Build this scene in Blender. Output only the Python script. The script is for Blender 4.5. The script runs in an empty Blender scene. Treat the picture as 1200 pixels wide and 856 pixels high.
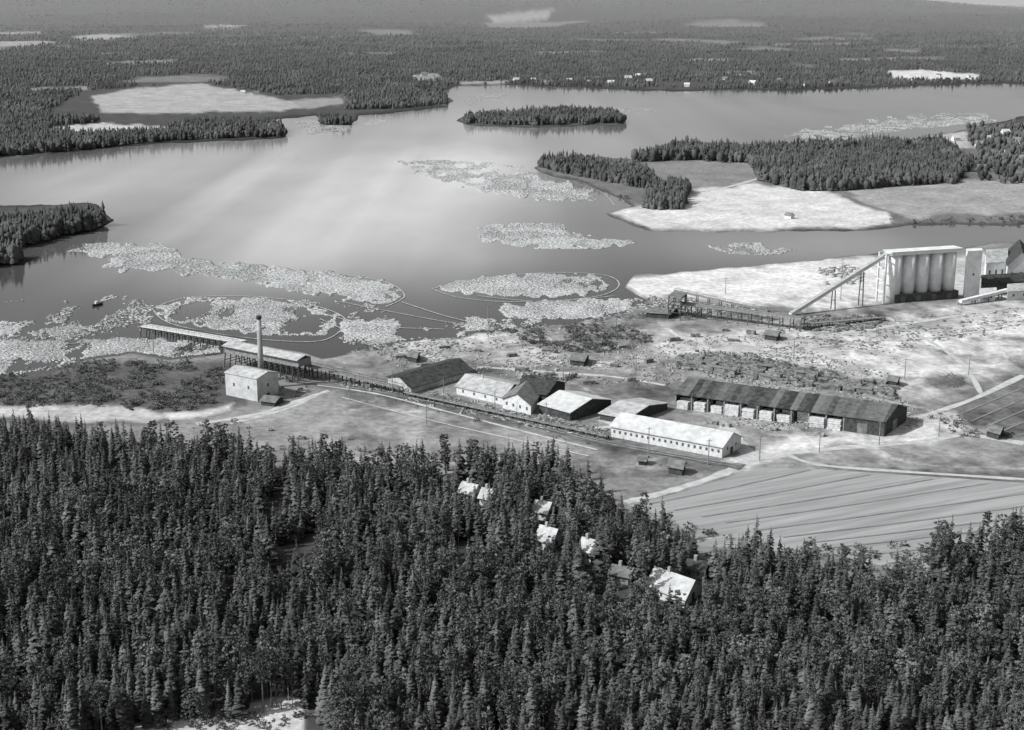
import bpy, math, random
import numpy as np
from mathutils import Vector
random.seed(7); rng=np.random.default_rng(7)
SC=bpy.context.scene; COL=SC.collection
# ---------------- camera survey ----------------
W0,H0=1200.,856.; F=1650.; YH=1.0; ALT=150.
PIT=math.atan((H0/2-YH)/F); SP,CP=math.sin(PIT),math.cos(PIT)
def G(x,y,z=1.0):
    u=(x-600)/F; v=(y-428)/F
    t=(ALT-z)/(SP+v*CP)
    return Vector((t*u, t*(CP-v*SP), z))
def Gn(x,y,z=1.0):
    u=(x-600)/F; v=(y-428)/F
    t=(ALT-z)/(SP+v*CP)
    return t*u, t*(CP-v*SP)
def PR(X,Y,Z):
    t=Y*CP+(ALT-Z)*SP
    return 600+F*X/t, 428+F*((ALT-Z)*CP-Y*SP)/t, t
# ---------------- noise & polygons ----------------
def vn(x,y,s=0):
    ix=np.floor(x);iy=np.floor(y);fx=x-ix;fy=y-iy
    fx=fx*fx*(3-2*fx);fy=fy*fy*(3-2*fy)
    def h(a,b):
        q=np.sin(a*127.1+b*311.7+s*74.7)*43758.5453
        return q-np.floor(q)
    return (h(ix,iy)*(1-fx)+h(ix+1,iy)*fx)*(1-fy)+(h(ix,iy+1)*(1-fx)+h(ix+1,iy+1)*fx)*fy
def fbm(x,y,s=0,o=4):
    r=0;a=.5;n=0
    for i in range(o):
        r=r+a*vn(x,y,s+i*3.1);n+=a;a*=.5;x=x*2.03;y=y*2.03
    return r/n
def sd(px,py,poly):
    """signed distance, positive inside"""
    d=np.full(px.shape,1e9);ins=np.zeros(px.shape,bool);n=len(poly)
    for i in range(n):
        ax,ay=poly[i];bx,by=poly[(i+1)%n]
        ex,ey=bx-ax,by-ay
        L=ex*ex+ey*ey+1e-9
        t=np.clip(((px-ax)*ex+(py-ay)*ey)/L,0,1)
        d=np.minimum(d,(px-ax-t*ex)**2+(py-ay-t*ey)**2)
        if ay!=by:
            c=((ay>py)!=(by>py))&(px<(bx-ax)*(py-ay)/(by-ay)+ax)
            ins^=c
    d=np.sqrt(d)
    return np.where(ins,d,-d)
LAKE=[(-600,205),(-100,190),(0,186),(60,179),(130,173),(200,166),(280,164),(335,161),(338,150),(312,141),(340,138),(372,134),(376,146),(412,147),(420,136),(470,131),(525,125),(530,118),(520,108),(532,101),(600,100),(700,103),(780,107),(860,105),(920,106),(1000,103),(1060,101),(1150,98),(1800,96),
 (1800,118),(1450,122),(1200,136),(1150,146),(1110,156),(1060,161),(1000,166),(950,173),(900,170),(850,166),(800,165),(762,173),(740,186),(700,184),(650,183),(628,194),(640,203),(690,216),(722,230),(742,240),(712,250),(735,260),(762,269),(850,273),(960,269),(1040,266),(1065,262),(1200,263),(1800,258),
 (1800,275),(1200,281),(1120,288),(1050,293),(1000,298),(940,304),(870,312),(800,318),(745,322),(733,335),(760,350),(742,362),(700,372),(640,379),(600,385),(560,386),(540,396),(500,396),(470,401),(430,406),(380,418),(350,411),(300,406),(260,416),(200,421),(150,413),(100,421),(60,433),(0,440),(-600,450)]
ISL=[[(535,141),(545,135),(600,130),(660,128),(715,131),(735,141),(725,146),(640,148),(560,148)],
 [(-600,238),(0,239),(60,237),(110,239),(132,257),(112,268),(60,280),(25,292),(0,298),(-600,330)],
 [(-300,302),(0,300),(22,303),(40,298),(48,300),(20,311),(-300,330)]]
def lake_sd(x,y):
    X,Y=Gn(x,y)
    wx=(fbm(X/25,Y/60,1)-.5)*12; wy=(fbm(X/25,Y/60,9)-.5)*9
    x=x+wx;y=y+wy*np.clip(y/250,.3,1.1)
    s=sd(x,y,LAKE)
    for i in ISL: s=np.minimum(s,-sd(x,y,i))
    return s
def hillz(X,Y):
    a=np.clip((Y-3200)/6000,0,1)
    h=a*80*np.maximum(fbm(X/2600,Y/2200,4)-.36,0)*2
    b=np.clip((Y-9000)/7000,0,1)*np.clip((6500-X)/3500,0,1)
    b=b*b*(3-2*b)
    return h+b*(150+90*fbm(X/3000,Y/3000,14))
def farclear(X,Y):
    s=1+np.clip((Y-3000)/6000,0,3)
    return fbm(X/(330*s),Y/(260*s),133,4)
# ---------------- materials ----------------
def newmat(name):
    m=bpy.data.materials.new(name);m.use_nodes=True
    nt=m.node_tree;b=nt.nodes['Principled BSDF'];b.inputs['Roughness'].default_value=.9
    b.inputs['Specular IOR Level'].default_value=.15
    return m,nt,b
def gcol(v): return (v*.975,v,v*1.01,1)
def mat(name,v0,v1,scale=.5,rough=.9,stretch=(1,1,1),rot=0,detail=5,lo=.35,hi=.65,per=0):
    m,nt,b=newmat(name);b.inputs['Roughness'].default_value=rough
    g=nt.nodes.new('ShaderNodeNewGeometry');mp=nt.nodes.new('ShaderNodeMapping')
    mp.vector_type='TEXTURE' ; mp.inputs['Rotation'].default_value=(0,0,rot)
    mp.inputs['Scale'].default_value=tuple(stretch)
    nt.links.new(g.outputs['Position'],mp.inputs['Vector'])
    n=nt.nodes.new('ShaderNodeTexNoise');n.inputs['Scale'].default_value=scale;n.inputs['Detail'].default_value=detail
    n.inputs['Roughness'].default_value=.65
    nt.links.new(mp.outputs[0],n.inputs['Vector'])
    r=nt.nodes.new('ShaderNodeValToRGB');e=r.color_ramp.elements
    e[0].position=lo;e[0].color=gcol(v0);e[1].position=hi;e[1].color=gcol(v1)
    nt.links.new(n.outputs['Fac'],r.inputs['Fac'])
    out=r.outputs['Color']
    if per:
        a=nt.nodes.new('ShaderNodeAttribute');a.attribute_name='tint'
        oi=nt.nodes.new('ShaderNodeObjectInfo')
        ad=nt.nodes.new('ShaderNodeMath');ad.operation='ADD';nt.links.new(a.outputs['Fac'],ad.inputs[0]);nt.links.new(oi.outputs['Random'],ad.inputs[1])
        fr_=nt.nodes.new('ShaderNodeMath');fr_.operation='FRACT';nt.links.new(ad.outputs[0],fr_.inputs[0])
        mr=nt.nodes.new('ShaderNodeMapRange');mr.inputs[3].default_value=1-per*.7;mr.inputs[4].default_value=1+per;nt.links.new(fr_.outputs[0],mr.inputs[0])
        vm=nt.nodes.new('ShaderNodeVectorMath');vm.operation='SCALE';nt.links.new(out,vm.inputs[0]);nt.links.new(mr.outputs[0],vm.inputs['Scale']);out=vm.outputs[0]
    nt.links.new(out,b.inputs['Base Color'])
    return m
def roofmat(name,v0,v1,ang,period=2.0,contrast=.3):
    m,nt,b=newmat(name);b.inputs['Roughness'].default_value=.75
    N=nt.nodes.new;Lk=nt.links.new
    g=N('ShaderNodeNewGeometry');mp=N('ShaderNodeMapping');mp.vector_type='TEXTURE'
    mp.inputs['Rotation'].default_value=(0,0,ang);Lk(g.outputs['Position'],mp.inputs['Vector'])
    sx=N('ShaderNodeSeparateXYZ');Lk(mp.outputs[0],sx.inputs[0])
    dv=N('ShaderNodeMath');dv.operation='DIVIDE';dv.inputs[1].default_value=period;Lk(sx.outputs['X'],dv.inputs[0])
    fl=N('ShaderNodeMath');fl.operation='FLOOR';Lk(dv.outputs[0],fl.inputs[0])
    wn=N('ShaderNodeTexWhiteNoise');wn.noise_dimensions='1D';Lk(fl.outputs[0],wn.inputs['W'])
    n=N('ShaderNodeTexNoise');n.inputs['Scale'].default_value=.6;n.inputs['Detail'].default_value=6;Lk(mp.outputs[0],n.inputs['Vector'])
    mx=N('ShaderNodeMix');mx.inputs[0].default_value=contrast;Lk(n.outputs['Fac'],mx.inputs[2]);Lk(wn.outputs['Value'],mx.inputs[3])
    r=N('ShaderNodeValToRGB');e=r.color_ramp.elements
    e[0].position=.3;e[0].color=gcol(v0);e[1].position=.7;e[1].color=gcol(v1)
    Lk(mx.outputs[0],r.inputs['Fac']);Lk(r.outputs['Color'],b.inputs['Base Color'])
    return m
M={}
M['white']=mat('white_painted_wall',.42,.6,.8,lo=.3,hi=.6)
M['whiteroof']=mat('pale_roof',.38,.56,.35,.7)
M['houseroof']=mat('worn_house_roof',.32,.52,.5,.8)
M['paleroof']=mat('weathered_pale_roof',.26,.48,.4,.75)
M['greyroof']=mat('grey_felt_roof',.1,.2,.5)
M['dark']=mat('tarred_boards',.03,.08,.8)
M['darkroof']=mat('dark_felt_roof',.025,.07,.5)
M['glass']=mat('window_glass',.07,.13,1,.2)
M['concrete']=mat('pale_concrete',.52,.68,.25)
M['conc2']=mat('grey_concrete',.25,.38,.3)
M['wood']=mat('weathered_wood',.14,.28,.9)
M['woodlight']=mat('fresh_sawn_wood',.36,.65,.9)
M['brick']=mat('pale_plaster',.34,.5,.35,lo=.3,hi=.6)
M['log']=mat('floating_log_bark',.16,.56,1.1,lo=.34,hi=.66,detail=4)
M['debris']=mat('scrap_wood',.08,.45,.6)
M['oldwood']=mat('old_dark_timber',.07,.28,.7)
M['steel']=mat('dark_steel',.06,.12,1,.5)
M['road']=mat('gravel_road',.34,.5,.3)
M['track']=mat('track_ballast',.09,.2,.3)
M['rail']=mat('rail_steel',.05,.08,1,.5)
M['ditch']=mat('ditch_grass',.15,.23,.15)
M['crown']=mat('spruce_needles',.024,.115,.4,lo=.36,hi=.66,detail=8,per=.55)
M['crownpine']=mat('pine_needles',.04,.14,.4,lo=.34,hi=.66,detail=8,per=.45)
M['crownbirch']=mat('birch_leaves',.09,.2,.4,lo=.34,hi=.66,detail=8,per=.3)
M['bark']=mat('bark',.1,.24,1)
M['far']=mat('distant_needles',.03,.11,.04,lo=.35,hi=.65,detail=9)
M['mfar']=mat('lakeside_needles',.03,.11,.012,lo=.35,hi=.65,detail=12)
M['vfar']=mat('upland_needles',.035,.12,.004,lo=.38,hi=.62,detail=12)
M['vvfar']=mat('skyline_needles',.04,.10,.0015,lo=.38,hi=.62,detail=12)
M['bush']=mat('bush_leaves',.05,.2,.2,lo=.35,hi=.65,detail=8)
# ---------------- mesh helpers ----------------
def finish(o,name=None,parent=None):
    COL.objects.link(o)
    if parent is not None: o.parent=parent
    return o
def fastmesh(name,V,T,mats,mi=None):
    me=bpy.data.meshes.new(name);n=len(V);m=len(T)
    me.vertices.add(n);me.vertices.foreach_set('co',np.asarray(V,dtype=np.float32).ravel())
    k=T.shape[1]
    me.loops.add(m*k);me.loops.foreach_set('vertex_index',np.asarray(T,dtype=np.int32).ravel())
    me.polygons.add(m);me.polygons.foreach_set('loop_start',np.arange(0,m*k,k,dtype=np.int32))
    for mm in mats: me.materials.append(mm)
    if mi is not None: me.polygons.foreach_set('material_index',np.asarray(mi,dtype=np.int32))
    me.update(calc_edges=True)
    return me
class MB:
    def __init__(s): s.v=[];s.f=[]
    def box(s,c,d):
        x,y,z=c;a,b,h=d[0]/2,d[1]/2,d[2]/2;i=len(s.v)
        s.v+=[(x-a,y-b,z-h),(x+a,y-b,z-h),(x+a,y+b,z-h),(x-a,y+b,z-h),(x-a,y-b,z+h),(x+a,y-b,z+h),(x+a,y+b,z+h),(x-a,y+b,z+h)]
        s.f+=[(i,i+3,i+2,i+1),(i+4,i+5,i+6,i+7),(i,i+1,i+5,i+4),(i+1,i+2,i+6,i+5),(i+2,i+3,i+7,i+6),(i+3,i,i+4,i+7)]
    def beam(s,p,q,w,h):
        p=Vector(p);q=Vector(q);d=(q-p).normalized()
        r=d.cross(Vector((0,0,1)));r=r.normalized() if r.length>1e-4 else Vector((1,0,0))
        u=r.cross(d).normalized();i=len(s.v)
        for e in (p,q):
            for a,b in((-1,-1),(1,-1),(1,1),(-1,1)): s.v.append(tuple(e+r*a*w/2+u*b*h/2))
        s.f+=[(i,i+1,i+2,i+3),(i+7,i+6,i+5,i+4)]+[(i+j,i+4+j,i+4+(j+1)%4,i+(j+1)%4) for j in range(4)]
    def cyl(s,p,q,r0,r1,n=10):
        p=Vector(p);q=Vector(q);d=(q-p).normalized()
        r=d.cross(Vector((0,0,1)));r=r.normalized() if r.length>1e-3 else Vector((1,0,0))
        u=r.cross(d).normalized();i=len(s.v)
        for e,R in((p,r0),(q,r1)):
            for k in range(n):
                a=2*math.pi*k/n;s.v.append(tuple(e+r*math.cos(a)*R+u*math.sin(a)*R))
        s.f+=[tuple(range(i,i+n))[::-1],tuple(range(i+n,i+2*n))]
        s.f+=[(i+k,i+(k+1)%n,i+n+(k+1)%n,i+n+k) for k in range(n)]
    def prism(s,sec,a0,a1):
        n=len(sec);i=len(s.v)
        for a in(a0,a1): s.v+=[(a,b,z) for b,z in sec]
        s.f+=[tuple(range(i,i+n)),tuple(range(i+n,i+2*n))[::-1]]
        s.f+=[(i+k,i+n+k,i+n+(k+1)%n,i+(k+1)%n) for k in range(n)]
    def obj(s,name,m,parent=None,fr=None,smooth=False,loc=None):
        v=s.v
        if fr is not None: v=[fr(*p) for p in v]
        me=bpy.data.meshes.new(name);me.from_pydata(v,[],s.f);me.materials.append(m)
        if smooth:
            for p in me.polygons:
                p.use_smooth=len(p.vertices)==4
        o=bpy.data.objects.new(name,me)
        if loc is not None:o.location=loc
        return finish(o,parent=parent)
def empty(name,loc,label,cat,group=None):
    e=bpy.data.objects.new(name,None);e.empty_display_size=1;e.location=loc
    e['label']=label;e['category']=cat
    if group:e['group']=group
    return finish(e)
def tag(o,label,cat,group=None):
    o['label']=label;o['category']=cat
    if group:o['group']=group
def struct(o): o['kind']='structure';return o
def stuff(o,label,cat): o['kind']='stuff';o['label']=label;o['category']=cat;return o
def frame3(A,B,C):
    a=G(*A);b=G(*B);c=G(*C)
    ex=b-a;ey=c-b;L=ex.length;Wd=ey.length;ex.normalize();ey.normalize()
    ctr=a+ex*L/2+ey*Wd/2
    def fr(p,q,z):
        w=ex*(p-L/2)+ey*(q-Wd/2);return (w.x,w.y,z)
    return ctr,L,Wd,fr,ex,ey
def gable(name,label,cat,A,B,C,wh,rh,rm,wm,nwin=0,win=(1.1,1.3),ov=.6,ndoor=1,gwin=0,group=None,lift=0,chim=0,fwin=0):
    ctr,L,Wd,fr,ex,ey=frame3(A,B,C)
    e=empty(name,ctr,label,cat,group)
    w=MB();z0=lift-.4 if not lift else lift
    w.prism([(0,z0),(Wd,z0),(Wd,wh+lift-.02),(Wd/2,wh+rh+lift-.05),(0,wh+lift-.02)],0,L)
    w.obj('wall',wm,e,fr)
    sl=rh/(Wd/2);r=MB();t=.22;z=wh+lift
    r.prism([(-ov,z-ov*sl),(Wd/2,z+rh),(Wd+ov,z-ov*sl),(Wd+ov,z-ov*sl+t),(Wd/2,z+rh+t),(-ov,z-ov*sl+t)],-ov,L+ov)
    ro=r.obj('roof',rm,e,fr)
    for i in range(nwin):
        q=MB();q.box((L*(i+.6)/(nwin+.2),-.03,lift+wh*.55),(win[0],.08,win[1]));q.obj('window',M['glass'],e,fr)
    for i in range(gwin):
        q=MB();q.box((L+.03,Wd*(i+.6)/(gwin+.2),lift+wh*.6),(.08,win[0],win[1]));q.obj('window',M['glass'],e,fr)
    for i in range(fwin):
        q=MB();q.box((-.03,Wd*(i+.6)/(fwin+.2),lift+wh*.6),(.08,win[0],win[1]));q.obj('window',M['glass'],e,fr)
    for i in range(ndoor):
        q=MB();q.box((L+.04,Wd*.5,lift+1.1),(.08,1.6,2.2));q.obj('door',M['dark'],e,fr)
    for i in range(chim):
        q=MB();a=L*(.35+.3*i);q.box((a,Wd*.5,z+rh+.6),(.8,.8,1.6));q.obj('chimney',M['conc2'],ro,fr)
    return e,L,Wd,fr,ex,ey,ctr
# ---------------- terrain ----------------
cols=np.arange(-500,1701,3.0)
rows=np.concatenate([1+np.geomspace(3.6,28,80),np.arange(30,130,1.1),np.arange(130,600,1.8),np.arange(600,1200,3.0)])
PX,PY=np.meshgrid(cols,rows);nr,nc=PX.shape
px=PX.ravel();py=PY.ravel()
GX,GY=Gn(px,py)
ls=lake_sd(px,py)
Z=np.where(ls>0,-np.minimum(ls*.6,3),np.minimum(-ls*.45,1.0))
Z=Z+np.where(ls<0,hillz(GX,GY),0)
tone=np.full(px.shape,.2)
wxp=px+(fbm(GX/18,GY/40,21)-.5)*24*np.clip(py/400,.15,1);wyp=py+(fbm(GX/18,GY/40,31)-.5)*18*np.clip(py/400,.1,1)
def paint(poly,val,fe=3,amt=1.0):
    global tone
    xs=[p[0] for p in poly];ys=[p[1] for p in poly]
    k=np.where((px>min(xs)-30)&(px<max(xs)+30)&(py>min(ys)-20)&(py<max(ys)+20))[0]
    s=sd(wxp[k],wyp[k],poly);a=np.clip(s/fe+.5,0,1)*amt
    tone[k]=tone[k]*(1-a)+val*a
FIELDS_FAR=[([(105,112),(160,104),(210,99),(240,99),(300,110),(345,120),(380,124),(330,130),(200,133),(120,132)],.33),
 ([(60,150),(120,146),(190,148),(235,152),(180,156),(80,156)],.42),
 ([(340,118),(400,113),(405,122),(360,128)],.25),([(20,105),(100,101),(110,105),(40,109)],.22),
 ([(85,43),(120,40),(160,43),(150,49),(90,50)],.3),([(235,32),(265,31),(292,33),(280,35.5),(240,36)],.33),([(0,51),(45,50),(70,53),(30,57),(0,58)],.28),
 ([(0,38),(50,37),(48,40),(0,41)],.25),([(700,39),(780,38),(770,40),(710,41)],.2),
 ([(1040,83),(1080,82),(1150,88),(1150,94),(1060,94),(1045,91)],.55),([(840,85),(880,83),(890,87),(850,88)],.3),([(570,26),(650,24),(640,27),(580,28.5)],.25),
 ([(480,88),(512,86),(520,94),(485,95)],.25),([(400,63),(470,62),(460,64),(400,65)],.16),
 ([(540,96),(600,95),(590,99),(540,100)],.3),([(120,74),(210,71),(205,74),(130,76)],.2),([(620,62),(720,60),(700,62.5),(630,64)],.2),
 ([(900,52),(1010,50),(1000,53),(910,54)],.2),([(300,46),(400,44),(390,46),(310,47.5)],.2),([(800,70),(860,69),(850,72),(805,72)],.22),([(980,70),(1060,68),(1050,71),(985,72)],.2)]
paint([(-600,-50),(1800,-50),(1800,262),(1200,262),(1060,262),(1000,160),(700,110),(535,101),(520,130),(330,165),(-600,215)],.06,4)
fc=farclear(GX,GY);k=(py<97)&(py>28)&(ls<0);tone=np.where(k,tone+np.clip((.31-fc)*20,0,1)*.1,tone)
for k in ISL: paint(k,.11,2)
paint([(-600,225),(200,225),(200,335),(-600,345)],.07,2)
paint([(520,120),(750,120),(750,155),(520,155)],.12,2)
for p,v in FIELDS_FAR: paint(p,v,1.6)
# peninsula
paint([(600,150),(1800,140),(1800,275),(700,280),(600,215)],.14,3)
paint([(760,190),(880,188),(895,205),(890,218),(800,222),(765,212)],.2,3)
paint([(800,226),(880,216),(960,222),(1040,252),(1046,264),(960,269),(860,272),(765,268),(712,250),(745,244)],.53,3)
paint([(985,224),(1060,214),(1250,210),(1800,205),(1800,250),(1200,250),(1060,255),(1020,240)],.28,3)
paint([(1050,160),(1130,155),(1140,172),(1090,178)],.38,3)
paint([(630,192),(740,212),(760,225),(742,242),(700,222),(630,204)],.15,2)
# mill site
paint([(-600,425),(270,425),(300,480),(180,500),(-600,500)],.1,6)
paint([(-600,480),(40,474),(120,474),(210,486),(170,497),(60,490),(-600,492)],.38,5)
paint([(190,485),(280,478),(370,455),(480,475),(620,500),(720,530),(700,560),(520,540),(300,520)],.2,5)
paint([(270,495),(380,470),(500,490),(520,520),(400,530)],.26,8)
paint([(190,484),(275,472),(270,482),(200,495)],.46,5)
paint([(733,330),(800,318),(900,308),(1000,300),(1060,305),(1045,352),(950,362),(860,358),(800,350),(745,345)],.58,5)
paint([(1040,300),(1800,280),(1800,350),(1150,350),(1050,330)],.42,6)
paint([(900,385),(1040,366),(1200,345),(1800,330),(1800,400),(1200,425),(1080,470),(960,450),(880,420)],.4,10)
paint([(1000,400),(1190,372),(1200,425),(1100,460),(1010,440)],.5,14)
paint([(700,385),(900,380),(930,400),(840,420),(700,418)],.36,8)
paint([(440,395),(600,388),(760,412),(780,440),(600,430),(480,420)],.36,8)
paint([(600,380),(690,376),(770,388),(765,410),(660,410),(610,398)],.2,8)
paint([(550,425),(700,432),(800,455),(760,465),(640,450),(560,440)],.16,7)
paint([(780,415),(860,412),(1050,455),(1050,470),(900,445),(790,435)],.18,8)
paint([(1140,465),(1200,440),(1800,380),(1800,560),(1200,520),(1090,488)],.14,4)
paint([(1085,440),(1130,440),(1130,454),(1090,454)],.2,8)
paint([(870,510),(1100,500),(1200,525),(1800,540),(1800,580),(1200,560),(1000,548),(880,548)],.23,6)
paint([(1050,490),(1120,485),(1140,505),(1080,520),(1000,522),(900,540),(850,552),(840,540),(900,525)],.44,6)
paint([(960,548),(1250,556),(1250,570),(1000,563)],.13,3)
paint([(705,543),(850,546),(835,556),(735,585),(705,570)],.22,3)
paint([(360,440),(470,455),(700,515),(870,545),(850,552),(690,525),(460,470),(360,455)],.14,4)
# forest floor + clearing
paint([(-600,508),(0,508),(200,536),(480,563),(690,590),(705,616),(790,650),(1030,710),(1160,662),(1800,650),(1800,1400),(-600,1400)],.06,5)
paint([(110,862),(190,848),(240,840),(300,826),(358,820),(365,1100),(60,1100)],.46,5)
paint([(370,825),(420,815),(470,830),(440,850),(380,850)],.2,6)
bl=fbm(GX/12,GY/12,77,6);bl2=fbm(GX/45,GY/60,99,4);bl3=fbm(GX/5,GY/7,177,4);yard=(py>345)&(py<560)
work=yard&(px>400)
tone=np.where(work,tone*np.clip(-.45+1.2*bl+.7*bl2+1.0*bl3,.22,1.7),np.where(yard,tone*(.35+.8*bl+.5*bl2),tone*(.75+.5*bl)))
trk=np.abs(fbm(GX/60+3,GY/60,211,3)-.5);tone=np.where(work&(trk<.012),np.minimum(tone*1.5,.55),tone)
tone=np.minimum(tone,.62)
tone=tone*np.where(ls<0,np.clip(-ls/3,.45,1),.3)
V=np.stack([GX,GY,Z],1)
idx=np.arange(nr*nc).reshape(nr,nc)
Q=np.stack([idx[:-1,:-1],idx[1:,:-1],idx[1:,1:],idx[:-1,1:]],-1).reshape(-1,4)
m,nt,b=newmat('ground_cover')
at=nt.nodes.new('ShaderNodeAttribute');at.attribute_name='tone'
g=nt.nodes.new('ShaderNodeNewGeometry')
def nz(sc,det,lo,hi):
    n=nt.nodes.new('ShaderNodeTexNoise');n.inputs['Scale'].default_value=sc;n.inputs['Detail'].default_value=det
    n.inputs['Roughness'].default_value=.7
    nt.links.new(g.outputs['Position'],n.inputs['Vector'])
    r=nt.nodes.new('ShaderNodeMapRange');r.inputs[1].default_value=.3;r.inputs[2].default_value=.7
    r.inputs[3].default_value=lo;r.inputs[4].default_value=hi
    nt.links.new(n.outputs['Fac'],r.inputs[0]);return r.outputs[0]
a=nz(.35,7,.58,1.32);c=nz(.03,5,.8,1.15)
q1=nt.nodes.new('ShaderNodeMath');q1.operation='MULTIPLY';nt.links.new(a,q1.inputs[0]);nt.links.new(c,q1.inputs[1])
q2=nt.nodes.new('ShaderNodeMath');q2.operation='MULTIPLY';nt.links.new(q1.outputs[0],q2.inputs[0]);nt.links.new(at.outputs['Fac'],q2.inputs[1])
nt.links.new(q2.outputs[0],b.inputs['Base Color'])
me=fastmesh('ground',V,Q,[m])
att=me.attributes.new('tone','FLOAT','POINT');att.data.foreach_set('value',tone.astype(np.float32))
me.polygons.foreach_set('use_smooth',np.ones(len(Q),bool))
ground=finish(bpy.data.objects.new('ground',me));struct(ground)
# ---------------- water ----------------
m,nt,b=newmat('lake_water')
N=nt.nodes.new;Lk=nt.links.new
g=N('ShaderNodeNewGeometry');mp=N('ShaderNodeMapping');mp.inputs['Scale'].default_value=(1,.35,1);Lk(g.outputs['Position'],mp.inputs[0])
n1=N('ShaderNodeTexNoise');n1.inputs['Scale'].default_value=.004;n1.inputs['Detail'].default_value=8;Lk(mp.outputs[0],n1.inputs['Vector'])
r=N('ShaderNodeMapRange');r.inputs[1].default_value=.35;r.inputs[2].default_value=.65;r.inputs[3].default_value=.03;r.inputs[4].default_value=.16;Lk(n1.outputs['Fac'],r.inputs[0]);Lk(r.outputs[0],b.inputs['Roughness'])
n2=N('ShaderNodeTexNoise');n2.inputs['Scale'].default_value=.45;n2.inputs['Detail'].default_value=5;Lk(g.outputs['Position'],n2.inputs['Vector'])
bp=N('ShaderNodeBump');bp.inputs['Strength'].default_value=.25;bp.inputs['Distance'].default_value=.07;Lk(n2.outputs['Fac'],bp.inputs['Height']);Lk(bp.outputs[0],b.inputs['Normal'])
at=N('ShaderNodeAttribute');at.attribute_name='sheen_tone'  # per-vertex lake sheen, multiplied into the base colour
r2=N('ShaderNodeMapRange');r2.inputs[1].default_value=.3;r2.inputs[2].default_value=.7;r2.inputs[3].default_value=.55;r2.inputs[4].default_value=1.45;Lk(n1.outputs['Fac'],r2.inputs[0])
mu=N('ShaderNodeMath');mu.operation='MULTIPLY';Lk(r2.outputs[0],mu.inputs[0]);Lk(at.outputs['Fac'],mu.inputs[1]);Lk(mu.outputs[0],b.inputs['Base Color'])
b.inputs['IOR'].default_value=1.33;b.inputs['Specular IOR Level'].default_value=.5
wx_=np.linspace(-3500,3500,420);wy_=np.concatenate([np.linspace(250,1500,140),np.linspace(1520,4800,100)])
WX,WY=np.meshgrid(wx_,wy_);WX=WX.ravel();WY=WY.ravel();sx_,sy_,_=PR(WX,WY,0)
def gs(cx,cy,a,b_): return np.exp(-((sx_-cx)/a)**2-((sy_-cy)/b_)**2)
sheen_tone=.035+.38*gs(430,230,180,80)+.27*gs(230,240,170,70)+.14*gs(60,215,110,45)+.2*gs(620,180,180,60)+.09*gs(300,320,220,30)+.15*gs(980,285,220,25)+.06*gs(700,125,250,22)+.1*gs(500,300,200,30)  # bright sheen patches on open water, painted as base colour
sheen_tone*=.4+1.2*fbm(WX/38,WY/1400,5,5)
i_=np.arange(len(WX)).reshape(len(wy_),len(wx_))
Qw=np.stack([i_[:-1,:-1],i_[:-1,1:],i_[1:,1:],i_[1:,:-1]],-1).reshape(-1,4)
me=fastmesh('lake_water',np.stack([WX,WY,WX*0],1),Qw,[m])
att=me.attributes.new('sheen_tone','FLOAT','POINT');att.data.foreach_set('value',sheen_tone.astype(np.float32))
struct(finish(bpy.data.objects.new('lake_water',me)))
# ---------------- haze (real scattering air over the far country) ----------------
hm=bpy.data.materials.new('thin_haze');hm.use_nodes=True;hn=hm.node_tree;hn.nodes.clear()
ho=hn.nodes.new('ShaderNodeOutputMaterial');hs=hn.nodes.new('ShaderNodeVolumeScatter');hs.inputs['Density'].default_value=.00003;hs.inputs['Color'].default_value=(.98,1,1,1)
hn.links.new(hs.outputs[0],ho.inputs['Volume'])
q=MB();q.box((0,22000,240),(60000,40800,500));hz=q.obj('sky_haze',hm);struct(hz)
# ---------------- ribbons ----------------
def ribbon(name,pts,w,m,z=1.03,sub=6,wob=.3):
    P=[G(*p) for p in pts];D=[]
    for i in range(len(P)-1):
        p0=P[max(i-1,0)];p1=P[i];p2=P[i+1];p3=P[min(i+2,len(P)-1)]
        for k in range(sub):
            t=k/sub
            D.append(.5*((2*p1)+(p2-p0)*t+(2*p0-5*p1+4*p2-p3)*t*t+(3*p1-p0-3*p2+p3)*t**3))
    D.append(P[-1]);v=[];f=[]
    for i,p in enumerate(D):
        d=(D[min(i+1,len(D)-1)]-D[max(i-1,0)]).normalized();nn=Vector((-d.y,d.x,0))
        ww=w*(1+random.uniform(-wob,wob))/2
        for s in(-1,1):
            q=p+nn*s*ww;v.append((q.x,q.y,z))
    for i in range(len(D)-1): f.append((2*i,2*i+2,2*i+3,2*i+1))
    me=bpy.data.meshes.new(name);me.from_pydata(v,[],f);me.materials.append(m)
    return finish(bpy.data.objects.new(name,me))
zz=1.02
for pts,w in [([(733,589),(780,577),(840,558),(880,540),(920,532),(1000,524),(1080,518),(1130,510),(1200,520)],4.0),
  ([(880,540),(868,520),(850,500)],5),([(230,497),(300,486),(350,470),(385,458)],3.0),
  ([(920,532),(960,545),(1060,553),(1200,562)],2.2),([(1075,490),(1140,468),(1200,440)],3),
  ([(560,430),(640,436),(720,442),(780,452)],3),([(270,497),(340,478),(372,462)],2.2),([(640,505),(720,500),(700,493)],3),
  ([(760,230),(840,222),(900,206)],4),([(960,395),(1060,380),(1200,358)],4),([(880,420),(980,404),(1100,395),(1200,380)],2),([(1040,372),(1120,420),(1150,462)],2)]:
    zz+=.006;struct(ribbon('gravel_road',pts,w,M['road'],zz))
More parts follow.
